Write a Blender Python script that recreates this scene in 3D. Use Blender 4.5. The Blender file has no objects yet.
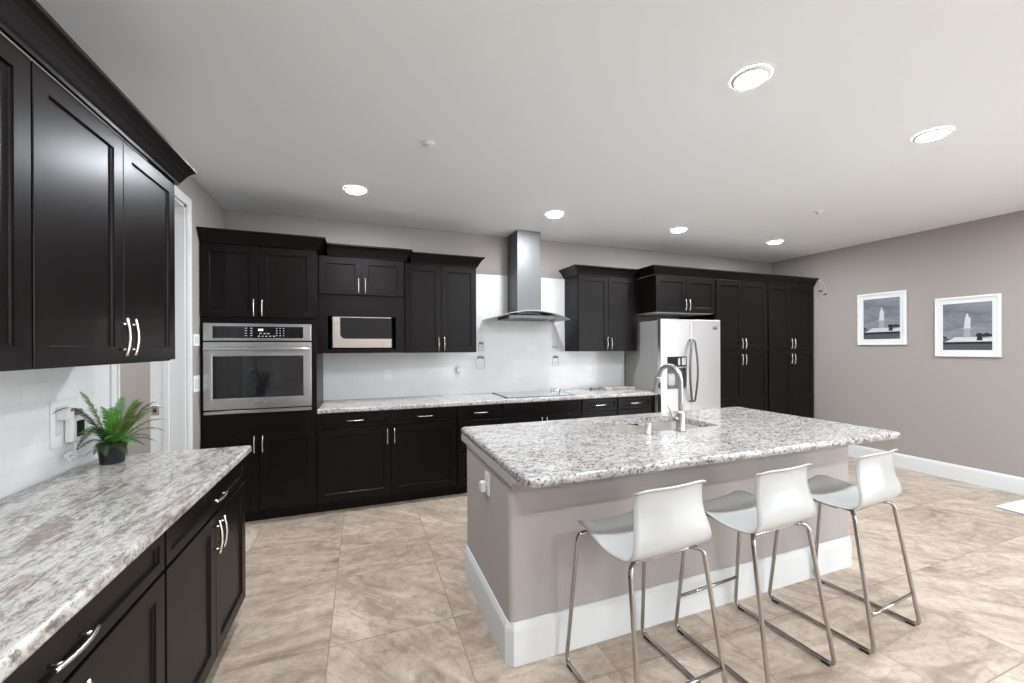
import bpy, bmesh, math, random
from mathutils import Vector, Matrix
random.seed(7)
C = bpy.context.scene.collection
PI = math.pi

# ------------------------------------------------------------------ camera
CX, CY, CZ = 1.1987, -4.4227, 1.4317
YAW, ROLL, FPX, SY = 0.3556, -0.0042, 401.9955, 347.644
cam = bpy.data.cameras.new('camera')
cam_o = bpy.data.objects.new('camera', cam); C.objects.link(cam_o)
fw = Vector((math.sin(YAW), math.cos(YAW), 0)); rt = Vector((math.cos(YAW), -math.sin(YAW), 0)); up = Vector((0, 0, 1))
r3 = rt*math.cos(ROLL) + up*math.sin(ROLL); u3 = up*math.cos(ROLL) - rt*math.sin(ROLL)
M = Matrix.Identity(4)
for i in range(3):
    M[i][0] = r3[i]; M[i][1] = u3[i]; M[i][2] = -fw[i]
M[0][3], M[1][3], M[2][3] = CX, CY, CZ
cam_o.matrix_world = M
cam.sensor_width = 36; cam.sensor_fit = 'HORIZONTAL'
cam.lens = FPX/1024*36
cam.shift_y = (SY-341.5)/1024
cam.clip_start = 0.02
bpy.context.scene.camera = cam_o

# ------------------------------------------------------------------ world, exposure
sc = bpy.context.scene
w = bpy.data.worlds.new('world'); sc.world = w; w.use_nodes = True
bg = w.node_tree.nodes['Background']
bg.inputs[0].default_value = (0.88, 0.95, 1.0, 1); bg.inputs[1].default_value = 5.5
sc.view_settings.view_transform = 'Standard'; sc.view_settings.look = 'None'
sc.view_settings.gamma = 1; sc.view_settings.use_curve_mapping = False
sc.view_settings.exposure = 0.62
LENS_STRENGTH = 385.0

H, W = 2.726, 7.127
YN = -8.6      # near wall

# ------------------------------------------------------------------ materials
def mat(name, col, rough=.5, metal=0, spec=.5, coat=0, coat_r=.1):
    m = bpy.data.materials.new(name); m.use_nodes = True
    b = m.node_tree.nodes['Principled BSDF']
    b.inputs['Base Color'].default_value = (*col, 1)
    b.inputs['Roughness'].default_value = rough
    b.inputs['Metallic'].default_value = metal
    b.inputs['Specular IOR Level'].default_value = spec
    b.inputs['Coat Weight'].default_value = coat
    b.inputs['Coat Roughness'].default_value = coat_r
    return m
class NT:
    def __init__(s, m): s.m = m; s.t = m.node_tree; s.b = s.t.nodes['Principled BSDF']
    def n(s, typ, **k):
        nd = s.t.nodes.new(typ)
        for a, v in k.items():
            if a.startswith('i_'):
                key = a[2:].replace('_', ' ')
                nd.inputs[key].default_value = v
            else: setattr(nd, a, v)
        return nd
    def l(s, a, b): s.t.links.new(a, b)
    def coord(s, scale=(1, 1, 1), rot=(0, 0, 0), which='Object'):
        c = s.n('ShaderNodeTexCoord'); mp = s.n('ShaderNodeMapping')
        mp.inputs['Scale'].default_value = scale; mp.inputs['Rotation'].default_value = rot
        s.l(c.outputs[which], mp.inputs['Vector']); return mp.outputs[0]
    def noise(s, vec, scale, detail=4, rough=.5, dist=0):
        nd = s.n('ShaderNodeTexNoise'); nd.inputs['Scale'].default_value = scale; nd.inputs['Detail'].default_value = detail
        nd.inputs['Roughness'].default_value = rough; nd.inputs['Distortion'].default_value = dist
        s.l(vec, nd.inputs['Vector']); return nd.outputs['Fac']
    def ramp(s, fac, stops, interp='LINEAR'):
        r = s.n('ShaderNodeValToRGB'); r.color_ramp.interpolation = interp
        e = r.color_ramp.elements
        while len(e) > 1: e.remove(e[-1])
        e[0].position = stops[0][0]; e[0].color = (*stops[0][1], 1)
        for p, c in stops[1:]:
            x = e.new(p); x.color = (*c, 1)
        s.l(fac, r.inputs[0]); return r.outputs[0]
    def mix(s, fac, a, b, mode='MIX'):
        m = s.n('ShaderNodeMix'); m.data_type = 'RGBA'; m.blend_type = mode
        for sock, v in ((m.inputs[0], fac), (m.inputs[6], a), (m.inputs[7], b)):
            if hasattr(v, 'is_output'): s.l(v, sock)
            elif isinstance(v, (int, float)): sock.default_value = v
            else: sock.default_value = (*v, 1)
        return m.outputs[2]
    def math(s, op, a, b=None, c=None):
        m = s.n('ShaderNodeMath'); m.operation = op
        for i, v in enumerate((a, b, c)):
            if v is None: continue
            if hasattr(v, 'is_output'): s.l(v, m.inputs[i])
            else: m.inputs[i].default_value = v
        return m.outputs[0]
    def bump(s, h, strength=.2, dist=.01):
        b = s.n('ShaderNodeBump'); b.inputs['Strength'].default_value = strength; b.inputs['Distance'].default_value = dist
        s.l(h, b.inputs['Height']); s.l(b.outputs[0], s.b.inputs['Normal'])
    def base(s, c): s.l(c, s.b.inputs['Base Color'])

def wood_mat():
    m = mat('espresso_wood', (.02, .014, .013), .33, spec=.17); t = NT(m)
    v = t.coord((9, 9, .7))
    g = t.noise(v, 6, 6, .6, .6)
    c = t.ramp(g, [(.25, (.0045, .0031, .0031)), (.55, (.0062, .0043, .0042)), (.8, (.0088, .0062, .0060))])
    t.base(c)
    r = t.n('ShaderNodeMapRange'); r.inputs['To Min'].default_value = .30; r.inputs['To Max'].default_value = .36
    t.l(g, r.inputs[0]); t.l(r.outputs[0], t.b.inputs['Roughness'])
    return m
def granite_mat(name, stretch, rot, warm, seed, wh=.6, sp=1.0, tint=(.74, .725, .71)):
    m = mat(name, (.7, .68, .66), .12, spec=.5); t = NT(m)
    off = t.n('ShaderNodeVectorMath'); off.operation = 'ADD'; off.inputs[1].default_value = (seed, seed*1.7, seed*.3)
    t.l(t.coord(stretch, (0, 0, rot)), off.inputs[0]); v = off.outputs[0]
    off2 = t.n('ShaderNodeVectorMath'); off2.operation = 'ADD'; off2.inputs[1].default_value = (seed, 3, seed)
    t.l(t.coord((1, 1, 1)), off2.inputs[0]); p = off2.outputs[0]
    big = t.noise(v, 3.2, 5, .6, .8)
    base = t.ramp(big, [(.30, (.60, .575, .555)), (.45, (.76, .74, .71)), (.58, (.83, .81, .78)), (.75, (.66, .66, .665))])
    wv = t.noise(v, 5.5, 8, .68, 1.3)
    c = t.mix(t.ramp(wv, [(.50, (0, 0, 0)), (.60, (warm,)*3), (.68, (warm*1.1,)*3), (.78, (warm*.5,)*3)]), base, (.35, .27, .225))
    gv = t.noise(v, 17, 8, .75, 1.0)
    c = t.mix(t.ramp(gv, [(.50, (0, 0, 0)), (.60, (.75, .75, .75)), (.72, (.95, .95, .95))]), c, (.25, .235, .235))
    white = t.noise(p, 40, 4, .6, .3)
    c = t.mix(t.ramp(white, [(.50, (0, 0, 0)), (.62, (wh, wh, wh))]), c, (.84, .825, .80))
    fine = t.noise(p, 62, 5, .72, .5)
    c = t.mix(t.ramp(fine, [(.535, (0, 0, 0)), (.585, (.9*sp,)*3), (.66, (sp,)*3)]), c, (.13, .115, .11))
    fine2 = t.noise(off.outputs[0], 30, 6, .75, .6)
    c = t.mix(t.ramp(fine2, [(.56, (0, 0, 0)), (.65, (.85, .85, .85))]), c, (.17, .135, .12))
    c = t.mix(1.0, c, tint, 'MULTIPLY')
    t.base(c)
    return m
def floor_mat():
    m = mat('floor_tile', (.5, .42, .36), .3); t = NT(m)
    P = .605
    sep = t.n('ShaderNodeSeparateXYZ'); tc = t.n('ShaderNodeTexCoord'); t.l(tc.outputs['Object'], sep.inputs[0])
    x = t.math('DIVIDE', t.math('SUBTRACT', sep.outputs[0], 1.042-P*20), P)
    y = t.math('DIVIDE', t.math('SUBTRACT', sep.outputs[1], -2.312-P*40), P)
    fx, fy = t.math('FRACT', x), t.math('FRACT', y)
    ix, iy = t.math('FLOOR', x), t.math('FLOOR', y)
    ex = t.math('MINIMUM', fx, t.math('SUBTRACT', 1.0, fx)); ey = t.math('MINIMUM', fy, t.math('SUBTRACT', 1.0, fy))
    e = t.math('MINIMUM', ex, ey)
    grout = t.math('LESS_THAN', e, .0042)
    idv = t.n('ShaderNodeCombineXYZ'); t.l(ix, idv.inputs[0]); t.l(iy, idv.inputs[1])
    wn = t.n('ShaderNodeTexWhiteNoise'); wn.noise_dimensions = '3D'; t.l(idv.outputs[0], wn.inputs['Vector'])
    # every tile has its own print: turned a little and shifted
    loc = t.n('ShaderNodeCombineXYZ'); t.l(fx, loc.inputs[0]); t.l(fy, loc.inputs[1])
    rot = t.n('ShaderNodeVectorRotate'); rot.rotation_type = 'Z_AXIS'; t.l(loc.outputs[0], rot.inputs['Vector'])
    sgn = t.math('GREATER_THAN', wn.outputs['Value'], .45)
    ang = t.math('ADD', t.math('MULTIPLY', sgn, .5), t.math('MULTIPLY', wn.outputs['Value'], .5))
    t.l(ang, rot.inputs['Angle'])
    sh = t.n('ShaderNodeVectorMath'); sh.operation = 'MULTIPLY_ADD'
    t.l(wn.outputs['Color'], sh.inputs[0]); sh.inputs[1].default_value = (40, 40, 40); t.l(rot.outputs[0], sh.inputs[2])
    mp = t.n('ShaderNodeMapping'); mp.inputs['Scale'].default_value = (.8, 2.9, 1); t.l(sh.outputs[0], mp.inputs[0])
    n1 = t.noise(mp.outputs[0], 1.5, 8, .62, 1.1)
    n2 = t.noise(mp.outputs[0], 4.5, 7, .7, .7)
    c = t.ramp(n1, [(.30, (.22, .165, .120)), (.42, (.38, .298, .228)), (.55, (.48, .392, .308)), (.70, (.59, .505, .415))])
    c = t.mix(t.ramp(n2, [(.32, (.7, .7, .7)), (.44, (0, 0, 0)), (.56, (0, 0, 0)), (.70, (.35, .35, .35))]), c, (.30, .24, .195))
    n4 = t.noise(sh.outputs[0], 9, 8, .72, .4)
    c = t.mix(t.ramp(n4, [(.36, (.55, .55, .55)), (.48, (0, 0, 0)), (.60, (0, 0, 0)), (.72, (.3, .3, .3))]), c, (.27, .215, .17))
    c = t.mix(t.ramp(n4, [(.50, (0, 0, 0)), (.66, (.35, .35, .35))]), c, (.66, .58, .50))
    n3 = t.noise(mp.outputs[0], 1.9, 4, .5, .8)
    vein = t.math('ABSOLUTE', t.math('SUBTRACT', n3, .5))
    c = t.mix(t.ramp(vein, [(0, (.5, .5, .5)), (.010, (.15, .15, .15)), (.03, (0, 0, 0))]), c, (.24, .18, .145))
    tone = t.math('ADD', .90, t.math('MULTIPLY', wn.outputs['Value'], .18))
    hsv = t.n('ShaderNodeHueSaturation'); t.l(c, hsv.inputs['Color']); t.l(tone, hsv.inputs['Value'])
    c = t.mix(grout, hsv.outputs[0], (.24, .205, .18))
    t.base(c)
    t.l(t.math('ADD', .24, t.math('MULTIPLY', n2, .12)), t.b.inputs['Roughness'])
    t.bump(t.math('SUBTRACT', t.math('MULTIPLY', n2, .1), grout), .25, .002)
    return m
def subway_mat(name, axis):
    m = mat(name, (.8, .8, .8), .12); t = NT(m)
    sep = t.n('ShaderNodeSeparateXYZ'); tc = t.n('ShaderNodeTexCoord'); t.l(tc.outputs['Object'], sep.inputs[0])
    cb = t.n('ShaderNodeCombineXYZ'); t.l(sep.outputs[axis], cb.inputs[0]); t.l(t.math('SUBTRACT', sep.outputs[2], .914), cb.inputs[1])
    br = t.n('ShaderNodeTexBrick'); t.l(cb.outputs[0], br.inputs['Vector'])
    br.inputs['Scale'].default_value = 1; br.inputs['Brick Width'].default_value = .154; br.inputs['Row Height'].default_value = .078
    br.inputs['Mortar Size'].default_value = .0015; br.inputs['Mortar Smooth'].default_value = .2
    br.inputs['Color1'].default_value = (.77, .77, .765, 1); br.inputs['Color2'].default_value = (.74, .74, .735, 1)
    br.inputs['Mortar'].default_value = (.70, .70, .69, 1)
    t.base(br.outputs['Color'])
    t.bump(t.math('SUBTRACT', 1.0, br.outputs['Fac']), .18, .0012)
    return m
def paint_mat(name, col, tex=.08, scale=140):
    m = mat(name, col, .75, spec=.3); t = NT(m)
    n = t.noise(t.coord(), scale, 3, .6)
    t.bump(n, tex, .004)
    return m
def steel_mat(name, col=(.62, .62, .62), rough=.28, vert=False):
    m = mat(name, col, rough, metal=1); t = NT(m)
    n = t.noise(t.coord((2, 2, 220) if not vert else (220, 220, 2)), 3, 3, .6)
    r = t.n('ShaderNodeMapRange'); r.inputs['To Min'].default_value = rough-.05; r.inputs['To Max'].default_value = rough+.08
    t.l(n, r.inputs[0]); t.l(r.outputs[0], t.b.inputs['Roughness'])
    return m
def emit_mat(name, col, st):
    m = bpy.data.materials.new(name); m.use_nodes = True; nt = m.node_tree
    b = nt.nodes['Principled BSDF']; b.inputs['Base Color'].default_value = (1, 1, 1, 1)
    b.inputs['Emission Color'].default_value = (*col, 1); b.inputs['Emission Strength'].default_value = st
    return m
def plastic_mat(name, col, rough, amt=.03):
    m = mat(name, col, rough); t = NT(m)
    n = t.noise(t.coord(), 60, 2, .5)
    t.base(t.ramp(n, [(.3, tuple(max(0, c-amt*c) for c in col)), (.7, tuple(min(1, c+amt*c) for c in col))]))
    return m
def leaf_mat(name, a, b):
    m = mat(name, a, .45); t = NT(m)
    t.base(t.ramp(t.noise(t.coord(), 22, 3, .6), [(.35, a), (.65, b)]))
    m.node_tree.nodes['Principled BSDF'].inputs['Subsurface Weight'].default_value = 0
    return m

WOOD = wood_mat()
GR_LEFT = granite_mat('granite_streaked', (2.6, .8, 1), 1.15, .95, 2.3, .25, .45, (.66, .645, .63))
GR_ISL = granite_mat('granite_island', (.9, 1.5, 1), .2, .34, 7.1, .5, 1.0, (.62, .61, .605))
GR_BACK = granite_mat('granite_back', (1, 1.2, 1), .2, .3, 4.4)
FLOOR = floor_mat()
TILE_B = subway_mat('subway_tile_back', 0)
TILE_L = subway_mat('subway_tile_left', 1)
TAN = paint_mat('taupe_paint', (.335, .30, .284))
CEIL = paint_mat('ceiling_paint', (.845, .865, .885), .12, 90)
TRIM = paint_mat('white_trim_paint', (.68, .68, .675), .01)
ISLP = paint_mat('island_paint', (.40, .365, .35), .12, 160)
STEEL = steel_mat('brushed_steel')
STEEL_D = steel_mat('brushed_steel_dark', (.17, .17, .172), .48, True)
FRIDGE = steel_mat('fridge_steel', (.93, .935, .94), .30, True)
NICKEL = mat('satin_nickel', (.86, .84, .80), .22, metal=1)
CHROME = mat('chrome', (.40, .385, .37), .10, metal=1)
FAUCET_M = mat('faucet_nickel', (.50, .485, .46), .30, metal=1)
BGLASS = mat('black_glass', (.012, .012, .013), .05, spec=.6)
COOKG = mat('cooktop_glass', (.10, .11, .12), .08, spec=1.0, coat=1, coat_r=.05)
BLACK = plastic_mat('black_plastic', (.012, .012, .012), .5)
GREY = plastic_mat('grey_plastic', (.16, .16, .165), .45)
SIDEG = plastic_mat('fridge_side_grey', (.32, .31, .30), .5)
WHITE = plastic_mat('white_plastic', (.80, .80, .79), .28, .01)
SHELL = plastic_mat('stool_white', (.48, .48, .47), .22, .01)
DARK = mat('cavity_black', (.006, .005, .005), .8, spec=.1)
LIGHTG = plastic_mat('light_grey_print', (.55, .55, .56), .5)
MELA = plastic_mat('pale_laminate', (.62, .62, .62), .4)
POT = plastic_mat('pot_black', (.02, .02, .022), .45, .2)
SOIL = plastic_mat('dark_soil', (.03, .022, .015), .9, .3)
LEAF = leaf_mat('fern_green', (.05, .22, .02), (.13, .38, .04))
LEAF2 = leaf_mat('fern_olive', (.07, .12, .025), (.17, .21, .06))
LEAF3 = leaf_mat('fern_dark', (.025, .055, .02), (.055, .09, .04))
FRAMEW = plastic_mat('frame_white', (.78, .78, .77), .4)
MATB = plastic_mat('mount_board', (.70, .71, .71), .7)
RUG = paint_mat('rug_white', (.82, .81, .80), .4, 300)
STONE = granite_mat('beige_stone', (1, 1, 1), 0, .6, 9.0)
LENS = emit_mat('led_lens', (.925, .985, 1.045), LENS_STRENGTH)
DISP = emit_mat('oven_display', (.75, .85, .55), .45)
RED = plastic_mat('red_plastic', (.45, .02, .05), .4)
P_SKY = paint_mat('print_sky', (.17, .18, .205), 0); _t = NT(P_SKY); _t.base(_t.ramp(_t.noise(_t.coord((1, 1.5, 4)), 2.5, 5, .6, .5), [(.3, (.12, .13, .15)), (.7, (.26, .27, .30))]))
P_SEA = plastic_mat('print_sea', (.07, .074, .082), .5, .1)
P_DARK = plastic_mat('print_dark', (.015, .016, .02), .3, .02)
P_LIGHT = plastic_mat('print_light', (.55, .56, .58), .3, .02)
P_MID = plastic_mat('print_mid', (.32, .33, .35), .3, .02)

# ------------------------------------------------------------------ helpers
def nb(): return bmesh.new()
def box(bm, x0, x1, y0, y1, z0, z1, bev=0, seg=2, mi=0):
    b2 = bmesh.new()
    vs = [b2.verts.new((x, y, z)) for x in (x0, x1) for y in (y0, y1) for z in (z0, z1)]
    for f in ((0,1,3,2),(4,6,7,5),(0,4,5,1),(2,3,7,6),(0,2,6,4),(1,5,7,3)):
        b2.faces.new([vs[i] for i in f])
    bmesh.ops.recalc_face_normals(b2, faces=b2.faces)
    if bev: bmesh.ops.bevel(b2, geom=list(b2.edges), offset=bev, segments=seg, profile=.5, affect='EDGES')
    merge(bm, b2, mi)
def merge(bm, b2, mi=0):
    mp = {}
    for v in b2.verts: mp[v] = bm.verts.new(v.co)
    for f in b2.faces:
        try:
            nf = bm.faces.new([mp[v] for v in f.verts]); nf.material_index = mi; nf.smooth = f.smooth
        except ValueError: pass
    b2.free()
def tube(bm, pts, r, n=12, cap=True, mi=0, flat=None):
    pts = [Vector(p) for p in pts]
    rs = r if isinstance(r, (list, tuple)) else [r]*len(pts)
    t0 = (pts[1]-pts[0]).normalized()
    a = Vector((0, 0, 1)) if abs(t0.z) < .9 else Vector((1, 0, 0))
    u = t0.cross(a).normalized(); rings = []
    for i, p in enumerate(pts):
        if i == 0: t = t0
        elif i == len(pts)-1: t = (pts[i]-pts[i-1]).normalized()
        else: t = ((pts[i+1]-pts[i]).normalized()+(pts[i]-pts[i-1]).normalized()).normalized()
        u = (u - t*u.dot(t)).normalized(); v = t.cross(u)
        fu, fv = flat or (1, 1)
        rings.append([bm.verts.new(p+(u*math.cos(2*PI*k/n)*fu+v*math.sin(2*PI*k/n)*fv)*rs[i]) for k in range(n)])
    for a_, b_ in zip(rings, rings[1:]):
        for k in range(n):
            f = bm.faces.new((a_[k], a_[(k+1) % n], b_[(k+1) % n], b_[k])); f.smooth = True; f.material_index = mi
    if cap:
        f = bm.faces.new(list(reversed(rings[0]))); f.material_index = mi
        f = bm.faces.new(rings[-1]); f.material_index = mi
def rpath(pts, r=.03, n=6):
    """rounded polyline"""
    pts = [Vector(p) for p in pts]; out = [pts[0]]
    for i in range(1, len(pts)-1):
        p = pts[i]; a = (pts[i-1]-p); b = (pts[i+1]-p)
        ra = min(r, a.length*.48, b.length*.48); A = p+a.normalized()*ra; B = p+b.normalized()*ra
        for k in range(n+1):
            s = k/n; out.append(A*(1-s)**2+p*2*s*(1-s)+B*s*s)
    out.append(pts[-1]); return out
def lathe(bm, prof, c=(0, 0, 0), n=32, mi=0, axis='z'):
    rings = []
    for r, h in prof:
        ring = []
        for k in range(n):
            a = 2*PI*k/n; x, y = r*math.cos(a), r*math.sin(a)
            p = (x, y, h) if axis == 'z' else ((x, h, y) if axis == 'y' else (h, x, y))
            ring.append(bm.verts.new(Vector(c)+Vector(p)))
        rings.append(ring)
    for a_, b_ in zip(rings, rings[1:]):
        for k in range(n):
            f = bm.faces.new((a_[k], a_[(k+1) % n], b_[(k+1) % n], b_[k])); f.smooth = True; f.material_index = mi
    for rr, rev in ((rings[0], True), (rings[-1], False)):
        f = bm.faces.new(list(reversed(rr)) if rev else rr); f.material_index = mi
def extrude_prof(bm, prof, path, mi=0, smooth=False):
    """prof: list of 2-d pts (out, z); path: list of (pos xy, outward-dir xy incl. mitre scale)"""
    rings = []
    for (px, py), (dx, dy) in path:
        rings.append([bm.verts.new((px+dx*o, py+dy*o, z)) for o, z in prof])
    n = len(prof)
    for a_, b_ in zip(rings, rings[1:]):
        for k in range(n):
            f = bm.faces.new((a_[k], a_[(k+1) % n], b_[(k+1) % n], b_[k])); f.material_index = mi; f.smooth = smooth
    bm.faces.new(rings[0]); bm.faces.new(list(reversed(rings[-1])))
def obj(name, bm, mats, parent=None, label=None, auto=True, sub=0):
    bmesh.ops.recalc_face_normals(bm, faces=bm.faces)
    me = bpy.data.meshes.new(name); bm.to_mesh(me); bm.free()
    for m in (mats if isinstance(mats, (list, tuple)) else [mats]): me.materials.append(m)
    o = bpy.data.objects.new(name, me); C.objects.link(o)
    if parent: o.parent = parent
    if label: o['label'] = label
    return o
def thing(name, label, cat, loc=(0, 0, 0), rz=0, group=None):
    o = bpy.data.objects.new(name, None); C.objects.link(o); o.empty_display_size = .1
    o.location = loc; o.rotation_euler = (0, 0, rz); o['label'] = label; o['category'] = cat
    if group: o['group'] = group
    return o
def tag(o, label, cat, group=None, kind=None):
    o['label'] = label; o['category'] = cat
    if group: o['group'] = group
    if kind: o['kind'] = kind
    return o
def struct(name, bm, m, parent=None):
    o = obj(name, bm, m, parent)
    if not parent: o['kind'] = 'structure'
    return o
def children(o): return [c for c in bpy.data.objects if c.parent == o]
def copy_tree(o, parent=None):
    c = o.copy(); C.objects.link(c); c.parent = parent
    for ch in children(o): copy_tree(ch, c)
    return c

def shaker(bm, x0, x1, z0, z1, yb, t=.02, fr=.057, dep=.009, mi=0, rails=()):
    """recessed-panel front facing -y; back at yb, front at yb-t"""
    yf = yb-t; e = .0015
    def ring(i, y): return [bm.verts.new(p) for p in ((x0+i, y, z0+i), (x1-i, y, z0+i), (x1-i, y, z1-i), (x0+i, y, z1-i))]
    rb = ring(0, yb); r0 = ring(0, yf+e); r1 = ring(e, yf)
    def strip(a, b):
        for k in range(4):
            bm.faces.new((a[k], a[(k+1) % 4], b[(k+1) % 4], b[k]))
    bm.faces.new(list(reversed(rb))); strip(rb, r0); strip(r0, r1)
    zs = [z0+fr] + [v for r in rails for v in (r-fr/2, r+fr/2)] + [z1-fr]
    ins = [(zs[i], zs[i+1]) for i in range(0, len(zs), 2)]
    # frame faces
    def rect(a, b, c, d, y): return [bm.verts.new(p) for p in ((a, y, c), (b, y, c), (b, y, d), (a, y, d))]
    xa, xb = x0+fr, x1-fr
    bm.faces.new(rect(x0+e, xa, z0+e, z1-e, yf)); bm.faces.new(rect(xb, x1-e, z0+e, z1-e, yf))
    bm.faces.new(rect(xa, xb, z0+e, ins[0][0], yf)); bm.faces.new(rect(xa, xb, ins[-1][1], z1-e, yf))
    for i in range(len(ins)-1): bm.faces.new(rect(xa, xb, ins[i][1], ins[i+1][0], yf))
    for a, b in ins:
        o = rect(xa, xb, a, b, yf); c = .004
        m1 = rect(xa+.0012, xb-.0012, a+.0012, b-.0012, yf+dep*.6); m2 = rect(xa+c, xb-c, a+c, b-c, yf+dep)
        strip(o, m1); strip(m1, m2); bm.faces.new(m2)
def handle(parent, cx, cz, yf, L=.138, vert=True, name='handle'):
    """arched bar pull on two posts, in front of yf"""
    bm = nb(); so = .030
    pts = []
    for k in range(13):
        s = -1+2*k/12; d = so*(.66+.34*(1-s*s))
        a = s*L/2
        pts.append((cx, yf-d, cz+a) if vert else (cx+a, yf-d, cz))
    tube(bm, pts, .0062, 10, flat=(1, .8))
    for s in (-.68, .68):
        a = s*L/2; d = so*(.66+.34*(1-s*s))
        p = (cx, yf+.001, cz+a) if vert else (cx+a, yf+.001, cz)
        q = (cx, yf-d, cz+a) if vert else (cx+a, yf-d, cz)
        tube(bm, [p, q], .0042, 8)
    return obj(name, bm, NICKEL, parent)
def front(par, kind, x0, x1, z0, z1, yb, hx=None, hz=None, vert=True, fr=.057, rails=(), L=.138):
    bm = nb(); shaker(bm, x0, x1, z0, z1, yb, fr=fr, rails=rails)
    o = obj(kind, bm, WOOD, par)
    if hx is not None: handle(o, hx, hz, yb-.02, L, vert)
    return o
CROWN = [(0, 0), (.012, 0), (.014, .012), (.020, .022), (.030, .045), (.044, .072), (.058, .090), (.066, .096), (.070, .100), (.070, .115), (0, .115)]
def crown_bm(z, prof_scale, corners):
    bm = nb(); extrude_prof(bm, [(o*prof_scale[0], z+h*prof_scale[1]) for o, h in CROWN], corners); return bm

# ------------------------------------------------------------------ room shell
T = .15
bm = nb(); box(bm, -2.2, W+.3, YN-.3, .3, -.12, 0); struct('floor', bm, FLOOR)
bm = nb(); box(bm, -2.2, W+.3, YN-.3, .3, H, H+.12); struct('ceiling', bm, CEIL)
bm = nb(); box(bm, 0, W, 0, T, 0, H); struct('wall_back', bm, TAN)
GY = [(-8.3, -6.1), (-6.0, -4.8)]; GZ = 2.45      # right-wall openings out of frame, added to let daylight in
bm = nb(); box(bm, W, W+T, GY[1][1], 0.15, 0, H); box(bm, W, W+T, YN, GY[0][0], 0, H); box(bm, W, W+T, GY[0][1], GY[1][0], 0, H)
for a, b in GY: box(bm, W, W+T, a, b, GZ, H)
struct('wall_right', bm, TAN)
# left wall with the doorway
DY0, DY1, DZ = -1.765, -.875, 2.47
WT = .20
bm = nb()
box(bm, -WT, 0, YN, DY0, 0, H); box(bm, -WT, 0, DY1, .15, 0, H); box(bm, -WT, 0, DY0, DY1, DZ, H)
struct('wall_left', bm, TAN)
# room beyond the doorway
bm = nb(); box(bm, -2.1, -2.0, -4.2, .6, 0, H); box(bm, -2.0, -WT, .15, .25, 0, H); box(bm, -2.0, -WT, -4.3, -4.2, 0, H)
struct('wall_pantry', bm, paint_mat('pantry_paint', (.50, .455, .43)))
# casing + jamb of the doorway
bm = nb()
cw = .066; ct = .018
for (a, b) in ((DY0-cw, DY0), (DY1, DY1+cw)):
    box(bm, 0, ct, a, b, 0, DZ+cw, .004)
    box(bm, ct-.002, ct+.006, (a+.045 if a < DY0 else a+.004), (a+.062 if a < DY0 else a+.021), 0, DZ+.02, .003)
box(bm, 0, ct, DY0, DY1, DZ, DZ+cw, .004)
j = .019
box(bm, -WT, 0, DY0, DY0+j, 0, DZ); box(bm, -WT, 0, DY1-j, DY1, 0, DZ); box(bm, -WT, 0, DY0, DY1, DZ-j, DZ)
for (a, b) in ((DY0+j, DY0+j+.012), (DY1-j-.012, DY1-j)):
    box(bm, -.125, -.090, a, b, 0, DZ-j, .002)
struct('trim_1', bm, TRIM)
bm = nb(); box(bm, -.195, -.150, DY1-j-.002, DY1-j, .965, 1.035, .001); box(bm, -.185, -.165, DY1-j-.0025, DY1-j-.0015, .985, 1.015, 0, 1, 1)
tag(obj('strike_plate', bm, [NICKEL, BLACK]), 'small metal strike plate on the white door jamb', 'strike plate')
NW0, NW1, NWZ = 3.6, 4.5, 2.45                   # unseen opening behind the viewer, added to supply daylight
bm = nb(); box(bm, -2.2, NW0, YN-T, YN, 0, H); box(bm, NW1, W+.3, YN-T, YN, 0, H); box(bm, NW0, NW1, YN-T, YN, NWZ, H); struct('wall_near', bm, TAN)
bm = nb()
for x0, x1, z0, z1 in ((NW0, NW1, 0, .06), (NW0, NW1, NWZ-.06, NWZ), (NW0, NW0+.06, 0, NWZ), (NW1-.06, NW1, 0, NWZ), (4.06, 4.14, 0, NWZ)):
    box(bm, x0, x1, YN-.10, YN-.04, z0, z1)
struct('window_3', bm, TRIM)  # frame of the added daylight opening behind the viewer
for i, (a, b) in enumerate(GY):
    bm = nb(); m_ = (a+b)/2
    for y0, y1, z0, z1 in ((a, b, 0, .06), (a, b, GZ-.06, GZ), (a, a+.06, 0, GZ), (b-.06, b, 0, GZ), (m_-.04, m_+.04, 0, GZ)):
        box(bm, W+.04, W+.10, y0, y1, z0, z1)
    struct('window_%d' % (i+1), bm, TRIM)  # frames of the added daylight openings in the right wall
# baseboards
def baseboard(name, pts, h=.14, t=.015):
    bm = nb(); pr_ = [(0, 0), (t, 0), (t, h-.03), (t-.003, h-.015), (t-.008, h-.004), (.004, h), (0, h)]
    extrude_prof(bm, pr_, pts); return bm
struct('baseboard_right', baseboard('b', [((W, -.632), (-1, 0)), ((W, -3.7), (-1, 0))], .165), TRIM)
struct('baseboard_near', baseboard('b', [((0, YN), (0, 1)), ((NW0, YN), (0, 1))], .165), TRIM)
# subway tile
bm = nb(); box(bm, .8295, 4.403, -.009, 0, .86, 2.271); struct('trim_2', bm, TILE_B)
bm = nb(); box(bm, 0, .009, -3.95, DY0-cw-.0, .86, 1.42); struct('trim_3', bm, TILE_L)

# ------------------------------------------------------------------ cabinets
def carcass(par, x0, x1, d, z0, z1, toe=0, y1=0, name='cabinet_body'):
    bm = nb()
    if toe:
        box(bm, x0, x1, -d, y1-.001, z0+toe, z1, .001, 1); box(bm, x0+.002, x1-.002, -d+.065, y1-.001, z0, z0+toe)
    else: box(bm, x0, x1, -d, y1-.001, z0, z1, .001, 1)
    return obj(name, bm, WOOD, par)
D = .608
TZ = 2.275
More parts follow.
